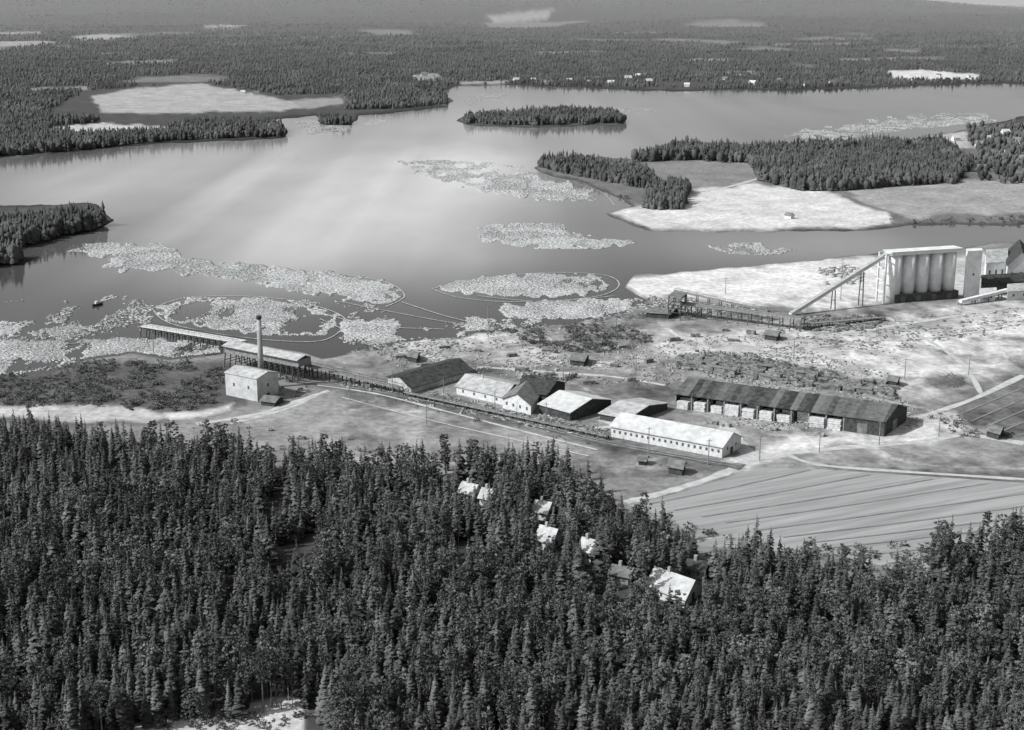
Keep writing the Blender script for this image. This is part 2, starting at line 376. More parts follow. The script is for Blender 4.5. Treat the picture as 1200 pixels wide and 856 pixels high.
# hay field
HF=[(735,592),(800,577),(890,548),(960,550),(1260,570),(1300,700),(1160,700),(1040,665),(980,650),(820,640),(790,610)]
fa=G(800,600);fb=G(1060,556);fang=math.atan2(fb.y-fa.y,fb.x-fa.x)
mh=mat('mown_hay',.2,.35,.3,stretch=(14,.7,1),rot=fang,lo=.3,hi=.7,detail=7)
hv=[G(*p,1.008) for p in HF]
me=bpy.data.meshes.new('field');me.from_pydata([tuple(v) for v in hv],[],[tuple(range(len(hv)))]);me.materials.append(mh)
struct(finish(bpy.data.objects.new('field',me)))
for i in range(11):
    t=i/10+random.uniform(-.02,.02)
    a=(765+300*t,592+75*t);c=(960+700*t,552+52*t)
    if c[0]>1260:
        k=(1260-a[0])/(c[0]-a[0]);c=(1260,a[1]+(c[1]-a[1])*k)
    zz+=.004;struct(ribbon('drainage_ditch',[a,((a[0]+c[0])/2,(a[1]+c[1])/2+1),c],.8,M['ditch'],zz,12,.2))
for i in range(7):
    a=(1120+18*i,488+6*i);c=(1210+20*i,450+5*i)
    zz+=.004;struct(ribbon('drainage_ditch',[a,c],.9,M['ditch'],zz,8,.15))
# railway
tr=[(340,446),(420,455),(470,464),(540,478),(620,497),(700,517),(800,536),(870,548)]
struct(ribbon('railway_bed',tr,5,M['track'],zz+.01))
for off in(-1.6,-.2,.9,2.3):
    pts=[(x,y+off) for x,y in tr];zz+=.003
    struct(ribbon('rail',pts,.22,M['rail'] if off in(-.2,2.3) else M['road'],1.28+.002*off,6,0))
struct(ribbon('path',[(372,452),(440,462),(520,482),(620,508),(700,528)],1.4,M['road'],1.19))
struct(ribbon('path',[(400,466),(500,492),(600,515),(690,535)],.9,M['road'],1.17))
# ---------------- trees ----------------
def spruce(seed,L,B,h=16.,R=2.5,sparse=.08,pw=.7):
    r=np.random.default_rng(seed);v=[];t=[]
    ph=r.random()*6.283
    for i in range(L):
        f=i/(L-1);z=h*(.1+.88*f);rr=R*((1-f)**pw)*(1+.14*math.sin(9*f+ph))+.1
        for k in range(max(4,int(B*(1-.4*f)))):
            if r.random()<sparse: continue
            a=r.random()*6.283;q=rr*r.uniform(.6,1.2)*(1+.15*math.cos(a-ph));w=q*.37+.1
            dz=-q*r.uniform(.12,.5);zc=z+r.uniform(-.35,.35)
            ca,sa=math.cos(a),math.sin(a);o=len(v);m_=q*.6
            v+=[(0,0,zc+.25),(ca*m_-sa*w,sa*m_+ca*w,zc+dz*.75-.12*w),(ca*q,sa*q,zc+dz),(ca*m_+sa*w,sa*m_-ca*w,zc+dz*.75-.12*w),(ca*m_,sa*m_,zc+dz*.4+.15)]
            t+=[(o,o+1,o+4),(o+1,o+2,o+4),(o+2,o+3,o+4),(o+3,o,o+4)]
    o=len(v);v+=[(.1,0,h*.95),(-.05,.09,h*.95),(-.05,-.09,h*.95),(0,0,h*1.02)];t+=[(o,o+1,o+3),(o+1,o+2,o+3),(o+2,o,o+3)]
    return np.array(v),np.array(t)
def leafy(seed,NC,NQ,h=15.,R=2.6,z0=.4,sz=.55,pw=.7):
    r=np.random.default_rng(seed);v=[];t=[]
    for i in range(NC):
        f=r.random()**.9;z=h*(z0+(1-z0)*f)
        prof=math.sin(math.pi*min(1,(.12+.88*(1-f))))**pw if f>.3 else .55+f
        rad=R*max(.15,min(1,prof))*r.uniform(.25,1.0);a=r.random()*6.283
        c=np.array([math.cos(a)*rad,math.sin(a)*rad,z]);cr=r.uniform(.6,1.15)*sz*1.7
        for k in range(NQ):
            d=r.normal(size=3);d/=np.linalg.norm(d);p=c+d*cr*r.uniform(.5,1)*np.array([1,1,.6])
            e1=r.normal(size=3);e1/=np.linalg.norm(e1);e2=np.cross(e1,d+.3*r.normal(size=3));e2/=np.linalg.norm(e2)+1e-6
            s=sz*r.uniform(.5,1.1);o=len(v)
            v+=[p-e1*s,p+e2*s*.8,p+e1*s,p-e2*s*.7];t+=[(o,o+1,o+2),(o,o+2,o+3)]
    return np.array(v),np.array(t)
def trunkm(h,r0,seed,limbs=6,n=6):
    r=random.Random(seed);m=MB();bx,by=r.uniform(-.2,.2),r.uniform(-.2,.2)
    m.cyl((0,0,-.5),(bx,by,h*.5),r0,r0*.7,n);m.cyl((bx,by,h*.5),(bx*.5,0,h*.96),r0*.7,.04,n)
    for i in range(limbs):
        a=r.random()*6.28;z=h*r.uniform(.45,.85)
        m.cyl((bx*.8,by*.6,z),(bx+math.cos(a)*1.3,by+math.sin(a)*1.3,z+.5),r0*.25,.03,4)
    return m
def tritrunk(h,r0):
    v=[];t=[];n=4
    for z,R in((-.5,r0),(h*.9,.05)):
        for k in range(n): v.append((math.cos(k*1.571)*R,math.sin(k*1.571)*R,z))
    for k in range(n): t+=[(k,(k+1)%n,n+(k+1)%n),(k,n+(k+1)%n,n+k)]
    return np.array(v),np.array(t)
HI={};LO={};NS={'spruce':8,'pine':5,'birch':3}
for s in range(8): HI['spruce',s]=spruce(s,32,13,16,1.95+.25*(s%4),pw=.62+.06*(s%5));LO['spruce',s]=spruce(s+20,19,9,16,2.05+.25*(s%4),pw=.62+.06*(s%5))
for s in range(5): HI['pine',s]=leafy(s,85,22,15,1.9+.18*s,.28+.05*s,.26,.7);LO['pine',s]=leafy(s+20,50,13,15,1.9+.18*s,.28+.05*s,.36,.7)
for s in range(3): HI['birch',s]=leafy(s+5,95,22,13,2.4+.3*s,.2,.28,.55);LO['birch',s]=leafy(s+25,52,13,13,2.4+.3*s,.2,.4,.55)
CM={'spruce':M['crown'],'pine':M['crownpine'],'birch':M['crownbirch']}
HH={'spruce':16,'pine':15,'birch':13}
CMESH={};TMESH={}
for k,(v,t) in HI.items():
    CMESH[k]=fastmesh('crown',v,t,[CM[k[0]]])
    tm=trunkm(HH[k[0]],.2 if k[0]!='birch' else .16,k[1]);me=bpy.data.meshes.new('trunk');me.from_pydata(tm.v,[],tm.f);me.materials.append(M['bark']);TMESH[k]=me
FOR=[(-140,502),(0,508),(80,521),(150,531),(200,536),(260,542),(350,553),(430,559),(480,559),(520,549),(560,555),(600,550),(640,560),(690,580),(707,604),(735,626),(790,638),(825,678),(870,655),(930,664),(970,684),(1030,702),(1060,684),(1100,661),(1160,650),(1340,656),(1340,960),(-140,960)]
HOUSES=[ # A,B,C, wall, roof height
 ((538,586),(554,590),(564,583),2.8,2.2),((562,592),(573,594),(582,587),2.6,2.0),
 ((624,608),(640,611),(650,603),2.6,2.2),((628,643),(646,648),(658,637),3.0,2.6),((680,660),(692,663),(699,656),4.2,2.4),
 ((714,682),(736,686),(746,677),2.4,1.4),((758,697),(802,713),(822,695),2.6,3.0),((802,677),(824,680),(834,673),2.6,1.8)]
xs=np.arange(-215,215,3.0);ys=np.arange(235,570,3.2)
TX,TY=np.meshgrid(xs,ys);TX=TX.ravel()+rng.uniform(-1.7,1.7,TX.size);TY=TY.ravel()+rng.uniform(-1.7,1.7,TY.size)
bx,by,bt=PR(TX,TY,1.0)
ok=sd(bx+(vn(TX/5,TY/5,2)-.5)*20,by+(vn(TX/5,TY/5,4)-.5)*16,FOR)>0
clr=[(90,874),(190,852),(300,838),(352,830),(376,836),(384,1010),(40,1010)]
ok&=sd(bx,by,clr)<0
ok&=~((fbm(TX/20,TY/30,55,3)<.25))
ok&=sd(bx,by,[(310,684),(340,676),(390,676),(385,690),(320,694)])<0
for hi_,(A,B,C,wh,rh) in enumerate(HOUSES):
    x0=min(A[0],B[0])+1;x1=max(B[0],C[0])-1;yb=max(A[1],B[1]);yt=min(C[1],A[1])
    ok&=~((bx>x0)&(bx<x1)&(by>yt-6)&(by<yb*(1.04 if hi_ in(3,4,6) else 1.034)))
    ok&=~((bx>x0-3)&(bx<x1+3)&(by>yt-3)&(by<yb+3))
tr_=[]
for X,Y,x,y,t in zip(TX[ok],TY[ok],bx[ok],by[ok],bt[ok]):
    nv=float(fbm(np.array(X/28.),np.array(Y/28.),88,3));n2_=float(fbm(np.array(X/16.),np.array(Y/22.),188,3))
    r=random.random()
    pb=.02+max(0,(n2_-.62))*2.2+(.07 if (y>800 and x<500) else 0)
    pp=(.34 if (x>560 and y>700) else .2)+(nv-.5)*1.4
    pk='birch' if r<pb else('pine' if r<pb+pp else 'spruce')
    s=random.uniform(.56,.92)*(.97 if random.random()<.75 else .6)*(1.2 if random.random()<.08 else 1)
    s*=.8+.4*nv
    tr_.append((t,X,Y,x,y,pk,random.randrange(NS[pk]),s,random.random()*6.283))
tr_.sort()
ind=[];rest=[]
for q in tr_:
    t,X,Y,x,y,pk,k,s,a=q
    _,ty,_=PR(X,Y,1+HH[pk]*s*.9)
    if len(ind)<300 and -5<x<1205 and ty<835: ind.append(q)
    else: rest.append(q)
print('trees',len(ind),len(rest))
LB={'spruce':'tall dark spruce standing in the dense wood','pine':'ragged pine with bare lower trunk in the wood','birch':'pale rounded birch among the dark conifers'}
for t,X,Y,x,y,pk,k,s,a in ind:
    e=empty(pk+'_tree',(X,Y,1.0),LB[pk],'tree','trees of the dense wood')
    e.scale=(s*random.uniform(.9,1.35),)*2+(s,);e.rotation_euler=(random.uniform(-.03,.03),random.uniform(-.03,.03),a)
    for nm,mm in(('trunk',TMESH),('crown',CMESH)):
        o=bpy.data.objects.new(nm,mm[pk,k]);COL.objects.link(o);o.parent=e
def scatter_mesh(name,items,protos,mats,label,cat):
    Vs=[];Ts=[];Ms=[];Cs=[];off=0
    for key,X,Y,Zv,sx,sz_,a in items:
        v,t,mi=protos[key];c,s=math.cos(a)*sx,math.sin(a)*sx
        w=np.empty((len(v),3),np.float32);w[:,0]=v[:,0]*c-v[:,1]*s+X;w[:,1]=v[:,0]*s+v[:,1]*c+Y;w[:,2]=v[:,2]*sz_+Zv
        Vs.append(w);Ts.append(t+off);Ms.append(mi);off+=len(v);Cs.append(np.full(len(v),random.random(),np.float32))
    me=fastmesh(name,np.concatenate(Vs),np.concatenate(Ts),mats,np.concatenate(Ms))
    at_=me.attributes.new('tint','FLOAT','POINT');at_.data.foreach_set('value',np.concatenate(Cs))
    return stuff(finish(bpy.data.objects.new(name,me)),label,cat)
pr={}
for k,(v,t) in LO.items():
    tv,tt=tritrunk(HH[k[0]],.2);mi=np.full(len(t),{'spruce':0,'pine':1,'birch':2}[k[0]])
    pr[k]=(np.concatenate([v,tv]),np.concatenate([t,tt+len(v)]),np.concatenate([mi,np.full(len(tt),3)]))
scatter_mesh('forest',[((pk,k),X,Y,1.0,s*random.uniform(.9,1.35),s,a) for t,X,Y,x,y,pk,k,s,a in rest],pr,[M['crown'],M['crownpine'],M['crownbirch'],M['bark']],'dense dark conifer wood beside the mill fields','forest')
# distant trees
def tiers(seed,n=7,T=3,h=14.,R=3.0):
    r=np.random.default_rng(seed);v=[];t=[]
    for i in range(T):
        z0=h*(.08+.3*i);z1=h*min(1,.55+.225*i);rr=R*(1-.27*i);o=len(v)
        for k in range(n):
            a=6.283*k/n+r.uniform(-.2,.2);q=rr*r.uniform(.65,1.15);v.append((math.cos(a)*q,math.sin(a)*q,z0+r.uniform(-.8,.8)))
        v.append((r.uniform(-.3,.3),r.uniform(-.3,.3),z1))
        t+=[(o+k,o+(k+1)%n,o+n) for k in range(n)]
    return np.array(v),np.array(t)
def lump(seed,h=11.,R=3.6):
    r=np.random.default_rng(seed);v=[];t=[]
    for z,q,n in((h*.15,.6,6),(h*.45,1,6),(h*.75,.75,6)):
        for k in range(n):
            a=6.283*k/n+r.uniform(-.3,.3);s=q*R*r.uniform(.75,1.2);v.append((math.cos(a)*s,math.sin(a)*s,z+r.uniform(-1,1)))
    v.append((0,0,h))
    for b_ in(0,6):
        for k in range(6):
            k2=(k+1)%6;t+=[(b_+k,b_+k2,b_+6+k2),(b_+k,b_+6+k2,b_+6+k)]
    t+=[(12+k,12+(k+1)%6,18) for k in range(6)]
    return np.array(v),np.array(t)
FP={}
for s in range(5):
    v,t=tiers(s);FP['c',s]=(v,t,np.zeros(len(t)))
for s in range(3):
    v,t=lump(s);FP['l',s]=(v,t,np.zeros(len(t)))
def in_poly_points(poly,n,warp=3):
    xs=[p[0] for p in poly];ys=[p[1] for p in poly]
    x=rng.uniform(min(xs),max(xs),n*6);y=rng.uniform(min(ys),max(ys),n*6)
    wx=x+(vn(x/9,y/4,3)-.5)*warp*2;wy=y+(vn(x/9,y/4,8)-.5)*warp
    k=sd(wx,wy,poly)>0;return x[k][:n],y[k][:n]
def far_forest(polys,dens,m,label,gap=.0,scale=1.0,excl=None,conif=.55,water=True):
    items=[]
    for poly in polys:
        A=abs(sum(poly[i][0]*poly[(i+1)%len(poly)][1]-poly[(i+1)%len(poly)][0]*poly[i][1] for i in range(len(poly))))/2
        x,y=in_poly_points(poly,int(A*dens),2)
        k=np.ones(len(x),bool)
        if water: k&=lake_sd(x,y)<-.4
        if gap:
            X,Y=Gn(x,y);k&=farclear(X,Y)>gap
        if excl:
            for p,_ in excl: k&=sd(x+(vn(x/7,y/2,5)-.5)*8,y+(vn(x/7,y/2,6)-.5)*2,p)<0
        x=x[k];y=y[k];X,Y=Gn(x,y);Zh=hillz(X,Y);hv_=.65+.7*fbm(X/30,Y/50,44,3)
        for a,b_,c,hh_ in zip(X,Y,Zh,hv_):
            key=('c',random.randrange(5)) if random.random()<conif else('l',random.randrange(3))
            s=random.uniform(.5,1.15)*scale*hh_;items.append((key,a,b_,c+.6,s,s*random.uniform(.8,1.15),random.random()*6.28))
    return scatter_mesh('forest',items,FP,[m],label,'forest')
far_forest([[(-100,186),(0,184),(130,172),(200,164),(335,160),(330,150),(240,143),(205,150),(195,158),(60,160),(58,148),(120,143),(0,140),(-100,138)],
  [(405,129),(470,128),(524,122),(518,111),(450,108),(400,112)],[(374,140),(412,141),(412,147),(378,146)]],.8,M['far'],'dark conifer wood along the lake shore',scale=.85)
far_forest([[(537,144),(600,147.5),(732,144),(728,135),(660,132),(560,137)]],1.0,M['far'],'wooded islet in the lake',scale=.85)
far_forest([[(632,197),(690,210),(745,220),(772,222),(752,204),(700,193),(650,190)],[(754,246),(800,246),(807,226),(784,219),(757,228)],
  [(740,190),(800,188),(880,192),(890,212),(940,224),(990,224),(1060,218),(1120,215),(1140,195),(1100,170),(1000,172),(900,178),(800,176),(760,182)]],.65,M['far'],'dark wood on the lake headland',scale=.85)
far_forest([[(1130,150),(1450,135),(1450,225),(1150,215)]],.07,M['vfar'],'scattered trees among houses',conif=.2,scale=.75)
far_forest([[(-140,265),(40,262),(112,259),(129,263),(100,275),(40,286),(0,293),(-140,305)],[(-60,302),(30,302),(20,309),(-60,315)]],.4,M['far'],'conifers on the low lake spit',scale=.85)
FA=FIELDS_FAR
far_forest([[(-120,60),(1320,60),(1320,97),(1150,97),(900,105),(700,102),(530,99),(518,108),(400,110),(330,112),(230,96),(100,107),(60,128),(60,145),(-120,140)]],.55,M['mfar'],'wide dark forest behind the lake',gap=.31,excl=FA,scale=.72)
far_forest([[(-120,22),(1320,22),(1320,62),(-120,62)]],.5,M['vfar'],'hazy distant forest',gap=.31,excl=FA,scale=.9)
far_forest([[(-120,6.5),(1320,6.5),(1320,23),(-120,23)]],.9,M['vvfar'],'hazy forest on the skyline',scale=1.4,water=False)
# bushes
BP={}
for s in range(4):
    v,t=leafy(s+60,12,8,2.4,1.9,.05,.36);BP['b',s]=(v,t,np.zeros(len(t)))
bi=[]
def bushes(poly,n,s0=.4,s1=1.0,gap=.47):
    x,y=in_poly_points(poly,n,8);k=lake_sd(x,y)<-1;X,Y=Gn(x[k],y[k])
    k=fbm(X/10,Y/16,19,4)>gap;X=X[k];Y=Y[k]
    for a,c in zip(X,Y): 
        s=random.uniform(s0,s1)**1.3;bi.append((('b',random.randrange(4)),a,c,.9,s*1.2,s,random.random()*6.28))
bushes([(-80,440),(100,424),(200,424),(262,432),(262,450),(250,474),(200,482),(100,476),(-80,482)],1500,.25,.95,.42)
bushes([(590,385),(690,380),(770,392),(765,412),(660,414),(615,402)],700,.2,.85,.45)
bushes([(610,440),(690,444),(690,452),(610,448)],60);bushes([(790,415),(860,412),(1045,452),(1040,466),(900,440),(800,432)],520,.2,.75,.47)
bushes([(1085,438),(1130,440),(1136,454),(1090,455)],110,.15,.4,.45);bushes([(180,850),(360,830),(362,846),(190,872)],30,.4,1.,.3)
bushes([(380,830),(470,830),(470,860),(380,860)],40,.4,1.,.3);bushes([(1090,480),(1200,515),(1200,530),(1090,500)],90,.3,.7)
bushes([(260,440),(340,470),(380,455),(300,425)],60,.3,.7);bushes([(380,402),(560,384),(740,366),(745,376),(560,400),(400,416)],320,.2,.7,.48)
bushes([(660,212),(745,232),(742,240),(680,222)],90);bushes([(1040,258),(1250,252),(1250,262),(1050,264)],160,.3,.9);bushes([(700,545),(850,546),(700,570)],12,.2,.5)
bushes([(400,440),(700,515),(690,530),(400,456)],120,.15,.5);bushes([(420,400),(1060,400),(1060,470),(420,440)],500,.15,.45)
bushes([(700,590),(820,620),(1030,680),(1030,706),(820,680),(700,620)],150,.3,.9,.4);bushes([(860,650),(1040,636),(1200,640),(1200,660),(1040,706)],140,.3,.9,.4)
bushes([(180,485),(520,530),(520,545),(180,515)],60,.2,.8,.5)
scatter_mesh('bushes',bi,BP,[M['bush']],'low leafy bushes on shore and field margins','bushes')
# ---------------- floating logs ----------------
def bundle():
    v=[];t=[];n=5
    for x in(-.5,.5):
        for k in range(n): v.append((x,math.cos(6.283*k/n)*.5,math.sin(6.283*k/n)*.5))
    for k in range(n): t+=[(k,(k+1)%n,n+(k+1)%n),(k,n+(k+1)%n,n+k)]
    t+=[(0,k+1,k) for k in range(1,n-1)]+[(n,n+k,n+k+1) for k in range(1,n-1)]
    return np.array(v),np.array(t)
bv,btri=bundle()
def logs(poly,dens,label,z=.02,land=False,l0=.9,l1=2.6,m='log',thr=.30,name='floating_logs',cat='logs',edge=0,hh=(.12,.32),sc=(16,38),thin=(.14,.3)):
    A=abs(sum(poly[i][0]*poly[(i+1)%len(poly)][1]-poly[(i+1)%len(poly)][0]*poly[i][1] for i in range(len(poly))))/2
    x,y=in_poly_points(poly,int(A*dens),8);X,Y=Gn(x,y,z)
    s=lake_sd(x,y);k=(s<-1) if land else (s>.3)
    # logs thin out gradually towards open water instead of stopping at a hard edge
    nz_=fbm(X/sc[0],Y/sc[1],41,4)+rng.normal(0,.035,len(X))
    kk=nz_>thr
    if edge:
        sdd=sd(x+(vn(x/9,y/4,3)-.5)*16,y+(vn(x/9,y/4,8)-.5)*8,poly);kk=(nz_>thr+.1)|(sdd<edge)
    k&=kk;X=X[k];Y=Y[k];n=len(X)
    if n==0:return
    an=fbm(X/30,Y/40,61,2)*7+rng.uniform(-.9,.9,n);L=rng.uniform(l0,l1,n);w=rng.uniform(thin[0],thin[1],n)*L+.12;h=rng.uniform(hh[0],hh[1],n)*2
    lx=bv[None,:,0]*L[:,None];ly=bv[None,:,1]*w[:,None];lz=bv[None,:,2]*h[:,None]
    c=np.cos(an)[:,None];s_=np.sin(an)[:,None]
    P=np.stack([lx*c-ly*s_+X[:,None],lx*s_+ly*c+Y[:,None],lz+z],-1).reshape(-1,3)
    T=(btri[None]+(np.arange(n)*len(bv))[:,None,None]).reshape(-1,3)
    me=fastmesh(name,P,T,[M[m]])
    stuff(finish(bpy.data.objects.new(name,me)),label,cat)
RL='pale timber logs floating packed together on the lake'
logs([(80,292),(110,285),(185,286),(208,298),(260,310),(330,315),(400,322),(450,331),(470,345),(450,356),(400,348),(330,337),(250,325),(200,318),(150,317),(122,313),(130,305)],3.6,RL,thr=.3)
logs([(184,361),(220,350),(300,349),(360,358),(400,373),(380,393),(320,393),(250,386),(200,374)],2.6,RL,thr=.42,edge=2.5)
logs([(460,190),(540,188),(600,196),(650,213),(690,223),(700,234),(650,236),(580,226),(500,208)],3.6,RL,thr=.4)
logs([(560,268),(600,262),(660,262),(690,277),(750,286),(700,292),(620,289),(570,281)],3.4,RL,thr=.36)
logs([(510,336),(560,327),(640,321),(705,323),(718,333),(690,344),(600,349),(540,344)],4.0,RL,thr=.25,edge=2.5)
logs([(585,360),(650,353),(720,350),(765,354),(730,370),(650,374),(600,372)],3.6,RL,thr=.34)
logs([(918,156),(980,148),(1060,137),(1160,133),(1168,142),(1060,152),(960,166)],3.2,RL,thr=.4,l0=1.5,l1=3)
logs([(830,288),(880,285),(935,295),(900,299),(850,297)],2,RL,thr=.42)
logs([(-40,380),(90,376),(120,384),(60,392),(-40,396)],2.2,RL,thr=.5)
logs([(-40,402),(70,400),(100,412),(60,420),(-40,422)],2.4,RL,thr=.45)
logs([(90,398),(170,396),(260,405),(255,418),(150,416),(95,420)],2.8,RL,thr=.42)
logs([(400,378),(520,372),(640,374),(620,388),(560,390),(470,402),(400,408)],2.4,RL,thr=.46)
logs([(340,140),(420,136),(460,140),(400,158),(345,156)],2.,RL,thr=.5)
logs([(540,112),(600,108),(600,118),(545,124)],2.,RL,thr=.5)
logs([(700,126),(770,128),(770,136),(740,134)],2.,RL,thr=.5)
logs([(300,352),(480,357),(600,380),(480,378),(350,366)],1.,RL,thr=.54)
logs([(-20,345),(180,345),(180,400),(-20,410)],.6,RL,thr=.58)
logs([(-20,420),(120,415),(140,425),(60,436),(-20,440)],2,RL,thr=.48)
DL='scattered offcuts and slabs of timber on the yard'
LN=dict(land=True,name='scrap_timber',cat='timber',sc=(7,16),thin=(.25,.5))
logs([(420,400),(760,400),(900,392),(1040,440),(1080,500),(880,505),(780,450),(480,440)],.14,DL,z=1.1,l0=.5,l1=1.9,m='debris',thr=.45,**LN)
logs([(380,404),(540,385),(660,372),(760,350),(790,362),(700,392),(560,404),(400,418)],.45,'logs and driftwood stranded along the mill shore',z=.8,l0=.8,l1=3,m='debris',thr=.46,**LN)
logs([(790,418),(860,414),(1050,456),(1045,468),(900,442),(800,434)],.45,'dark irregular timber heaps behind the warehouse',z=1.3,l0=1.5,l1=5,m='oldwood',thr=.45,hh=(.4,.9),**LN)
logs([(940,370),(1030,372),(1030,386),(950,388)],.5,'heaped pulpwood beside the conveyor',z=1.3,l0=2,l1=4,m='oldwood',thr=.3,hh=(.4,.9),**LN)
logs([(960,314),(1010,310),(1012,330),(965,334)],.25,'loose timber lying on the pale sand',z=1.1,l0=2,l1=5,m='debris',thr=.4,**LN)
logs([(400,440),(560,470),(700,500),(720,515),(560,485),(400,452)],.18,DL,z=1.1,l0=.6,l1=3,m='debris',thr=.4,**LN)
logs([(740,345),(800,350),(900,362),(900,372),(760,366)],.35,DL,z=1.1,l0=1,l1=4,m='debris',thr=.42,**LN)
logs([(900,385),(1060,372),(1200,360),(1200,380),(1060,410),(900,410)],.1,DL,z=1.1,l0=.6,l1=2.4,m='oldwood',thr=.46,**LN)
for pts in [[(330,348),(380,366),(440,380),(520,384)],[(400,352),(450,362),(540,378),(575,378)],[(470,352),(520,368),(570,380)],[(375,372),(410,388),(430,402)],[(0,398),(60,402),(110,398)],[(560,345),(640,352),(720,345)],
 [(178,360),(220,347),(300,346),(362,355),(404,372),(382,396),(320,397),(248,388),(196,376),(178,360)],[(506,337),(560,325),(640,318),(708,321),(725,334),(692,347),(600,352),(538,347),(506,337)],
 [(330,313),(400,320),(452,329),(474,345),(452,358)],[(640,205),(700,222),(720,240)]]:
    o=ribbon('log_boom',[(x,y) for x,y in pts],.7,M['log'],.25,10,.2);tag(o,'thin chained log boom floating on the lake','log boom','log booms')
# ---------------- buildings ----------------
gable('long_white_workshop','long low white workshop with pale roof and window row','workshop',(716,512),(846,537),(868,525),4.0,3.2,M['whiteroof'],M['white'],nwin=19,win=(.8,1.0),gwin=2)
gable('timber_shed','long narrow dark-roofed timber shed with pale gable','shed',(482,462),(552,441),(524,429),2.6,2.6,M['darkroof'],M['paleroof'],ndoor=0,ov=.9)
gable('workshop','white low workshop with pale roof','workshop',(535,462),(590,475),(612,460),3.2,2.4,M['paleroof'],M['white'],nwin=4,win=(.9,1.1),chim=1)
gable('workshop','dark-roofed workshop adjoining a white one','workshop',(604,472),(640,476),(662,462),4.5,3,M['darkroof'],M['dark'],nwin=2)
gable('workshop','broad white gabled workshop facing the railway','workshop',(622,487),(634,471),(602,463),3.8,3.2,M['greyroof'],M['white'],nwin=1,win=(.9,1.2),ndoor=0,fwin=4)
gable('storage_shed','pale-roofed shed with dark open front','shed',(632,484),(668,494),(716,479),3.4,2.8,M['whiteroof'],M['dark'])
gable('storage_shed','low shed with weathered pale roof','shed',(703,492),(735,498),(782,480),2.4,2.0,M['paleroof'],M['dark'])
gable('field_hut','small dark hut standing at the field edge','hut',(783,555),(799,558),(803,552),2.6,1.4,M['greyroof'],M['dark'])
gable('field_hut','tiny pale hut beside the field','hut',(748,545),(756,546),(759,542),1.8,1,M['greyroof'],M['dark'])
for A,B,C in[((668,428),(684,430),(690,423)),((478,424),(488,426),(492,420)),((757,372),(785,374),(795,368)),((896,398),(910,400),(914,396)),((1156,512),(1170,516),(1176,509)),((1040,452),(1050,454),(1054,450))]:
    gable('yard_hut','small dark wooden hut on the mill yard','hut',A,B,C,2.4,1.2,M['greyroof'],M['dark'],group='yard huts')
# boiler house
gable('boiler_house','pale plastered boiler house block beside tall chimney','boiler house',(265,463),(302,471),(327,463),9.0,1.6,M['paleroof'],M['brick'],ov=.3,nwin=2,win=(.9,1.3),gwin=1)
gable('lean_to_shed','low dark shed against the boiler house','shed',(306,475),(322,477),(332,471),1.8,1.0,M['greyroof'],M['dark'])
c=G(307,455);e=empty('factory_chimney',c,'tall slender brick chimney stack at boiler house','chimney')
q=MB();q.cyl((0,0,-.5),(0,0,3),1.8,1.6,16);q.cyl((0,0,3),(0,0,28.2),1.25,.85,16);q.obj('stack',M['conc2'],e,smooth=True)
q=MB();q.cyl((0,0,28.2),(0,0,29.4),1.1,1.1,16);q.obj('cap',M['dark'],e,smooth=True)
# trestle buildings
def trestle(name,label,cat,P0,P1,z0,z1,w,dh,mdeck,mpost,step=5,rail=True,roofm=None,ground0=None):
    a=G(*P0);b_=G(*P1);d=b_-a;L=d.length;u=d.normalized();nn=Vector((-u.y,u.x,0))
    e=empty(name,(a+b_)/2,label,cat);c0=(a+b_)/2
    def loc(s,o,z): 
        p=a+u*s+nn*o-c0;return (p.x,p.y,z)
    q=MB();q.beam(loc(0,0,z0),loc(L,0,z1),w,dh);q.obj('deck',mdeck,e)
    n=min(48,max(2,int(L/step)))
    for i in range(n+1):
        s=L*i/n;zt=z0+(z1-z0)*i/n-dh/2-.02
        if zt<.6: continue
        q=MB()
        for sd_ in(-1,1): q.beam(loc(s,sd_*w*.62,-2.5),loc(s,sd_*w*.42,zt),.35,.35)
        q.beam(loc(s,-w*.5,zt*.5),loc(s,w*.5,zt*.5),.2,.25)
        q.obj('trestle_bent',mpost,e)
    if rail:
        for sd_ in(-1,1):
            q=MB();o=sd_*w*.46
            q.beam(loc(0,o,z0+dh/2+1),loc(L,o,z1+dh/2+1),.12,.14)
            k=max(2,int(L/4))
            for i in range(k+1): s=L*i/k;zt=z0+(z1-z0)*i/k+dh/2; q.beam(loc(s,o,zt),loc(s,o,zt+.93),.1,.1)
            q.obj('railing',mpost,e)
    if roofm:
        q=MB();o=w*.62
        for s,z in((-.5,z0),(L+.5,z1)):
            for oo,zz_ in((-o,2.6),(0,3.9),(o,2.6),(o,2.8),(0,4.1),(-o,2.8)): q.v.append(loc(s,oo,z+zz_))
        q.f+=[tuple(range(6)),tuple(range(11,5,-1))]+[(k,6+k,6+(k+1)%6,(k+1)%6) for k in range(6)]
        q.obj('roof',roofm,e)
        q=MB();q.beam(loc(0,0,z0+dh/2+1.21),loc(L,0,z1+dh/2+1.21),w*.9,2.4);q.obj('wall',M['wood'],e)
    return e
trestle('log_haul_building','elevated timber intake shed with pale roof on stilts','mill building',(272,428),(358,446),6.5,6.5,8,.4,M['wood'],M['dark'],3.2,False,M['paleroof'])
trestle('loading_jetty','long pale plank jetty on dark piles reaching into lake','jetty',(170,388),(285,411),2.6,4.0,5,.5,M['woodlight'],M['dark'],4)
trestle('conveyor_trestle','low wooden conveyor trestle leading to the yard','conveyor',(360,442),(470,462),5,2.5,3,.4,M['wood'],M['dark'],4)
trestle('conveyor_trestle','low wooden conveyor trestle beside the railway','conveyor',(474,464),(712,516),1.6,1.6,1.6,.3,M['wood'],M['dark'],5)
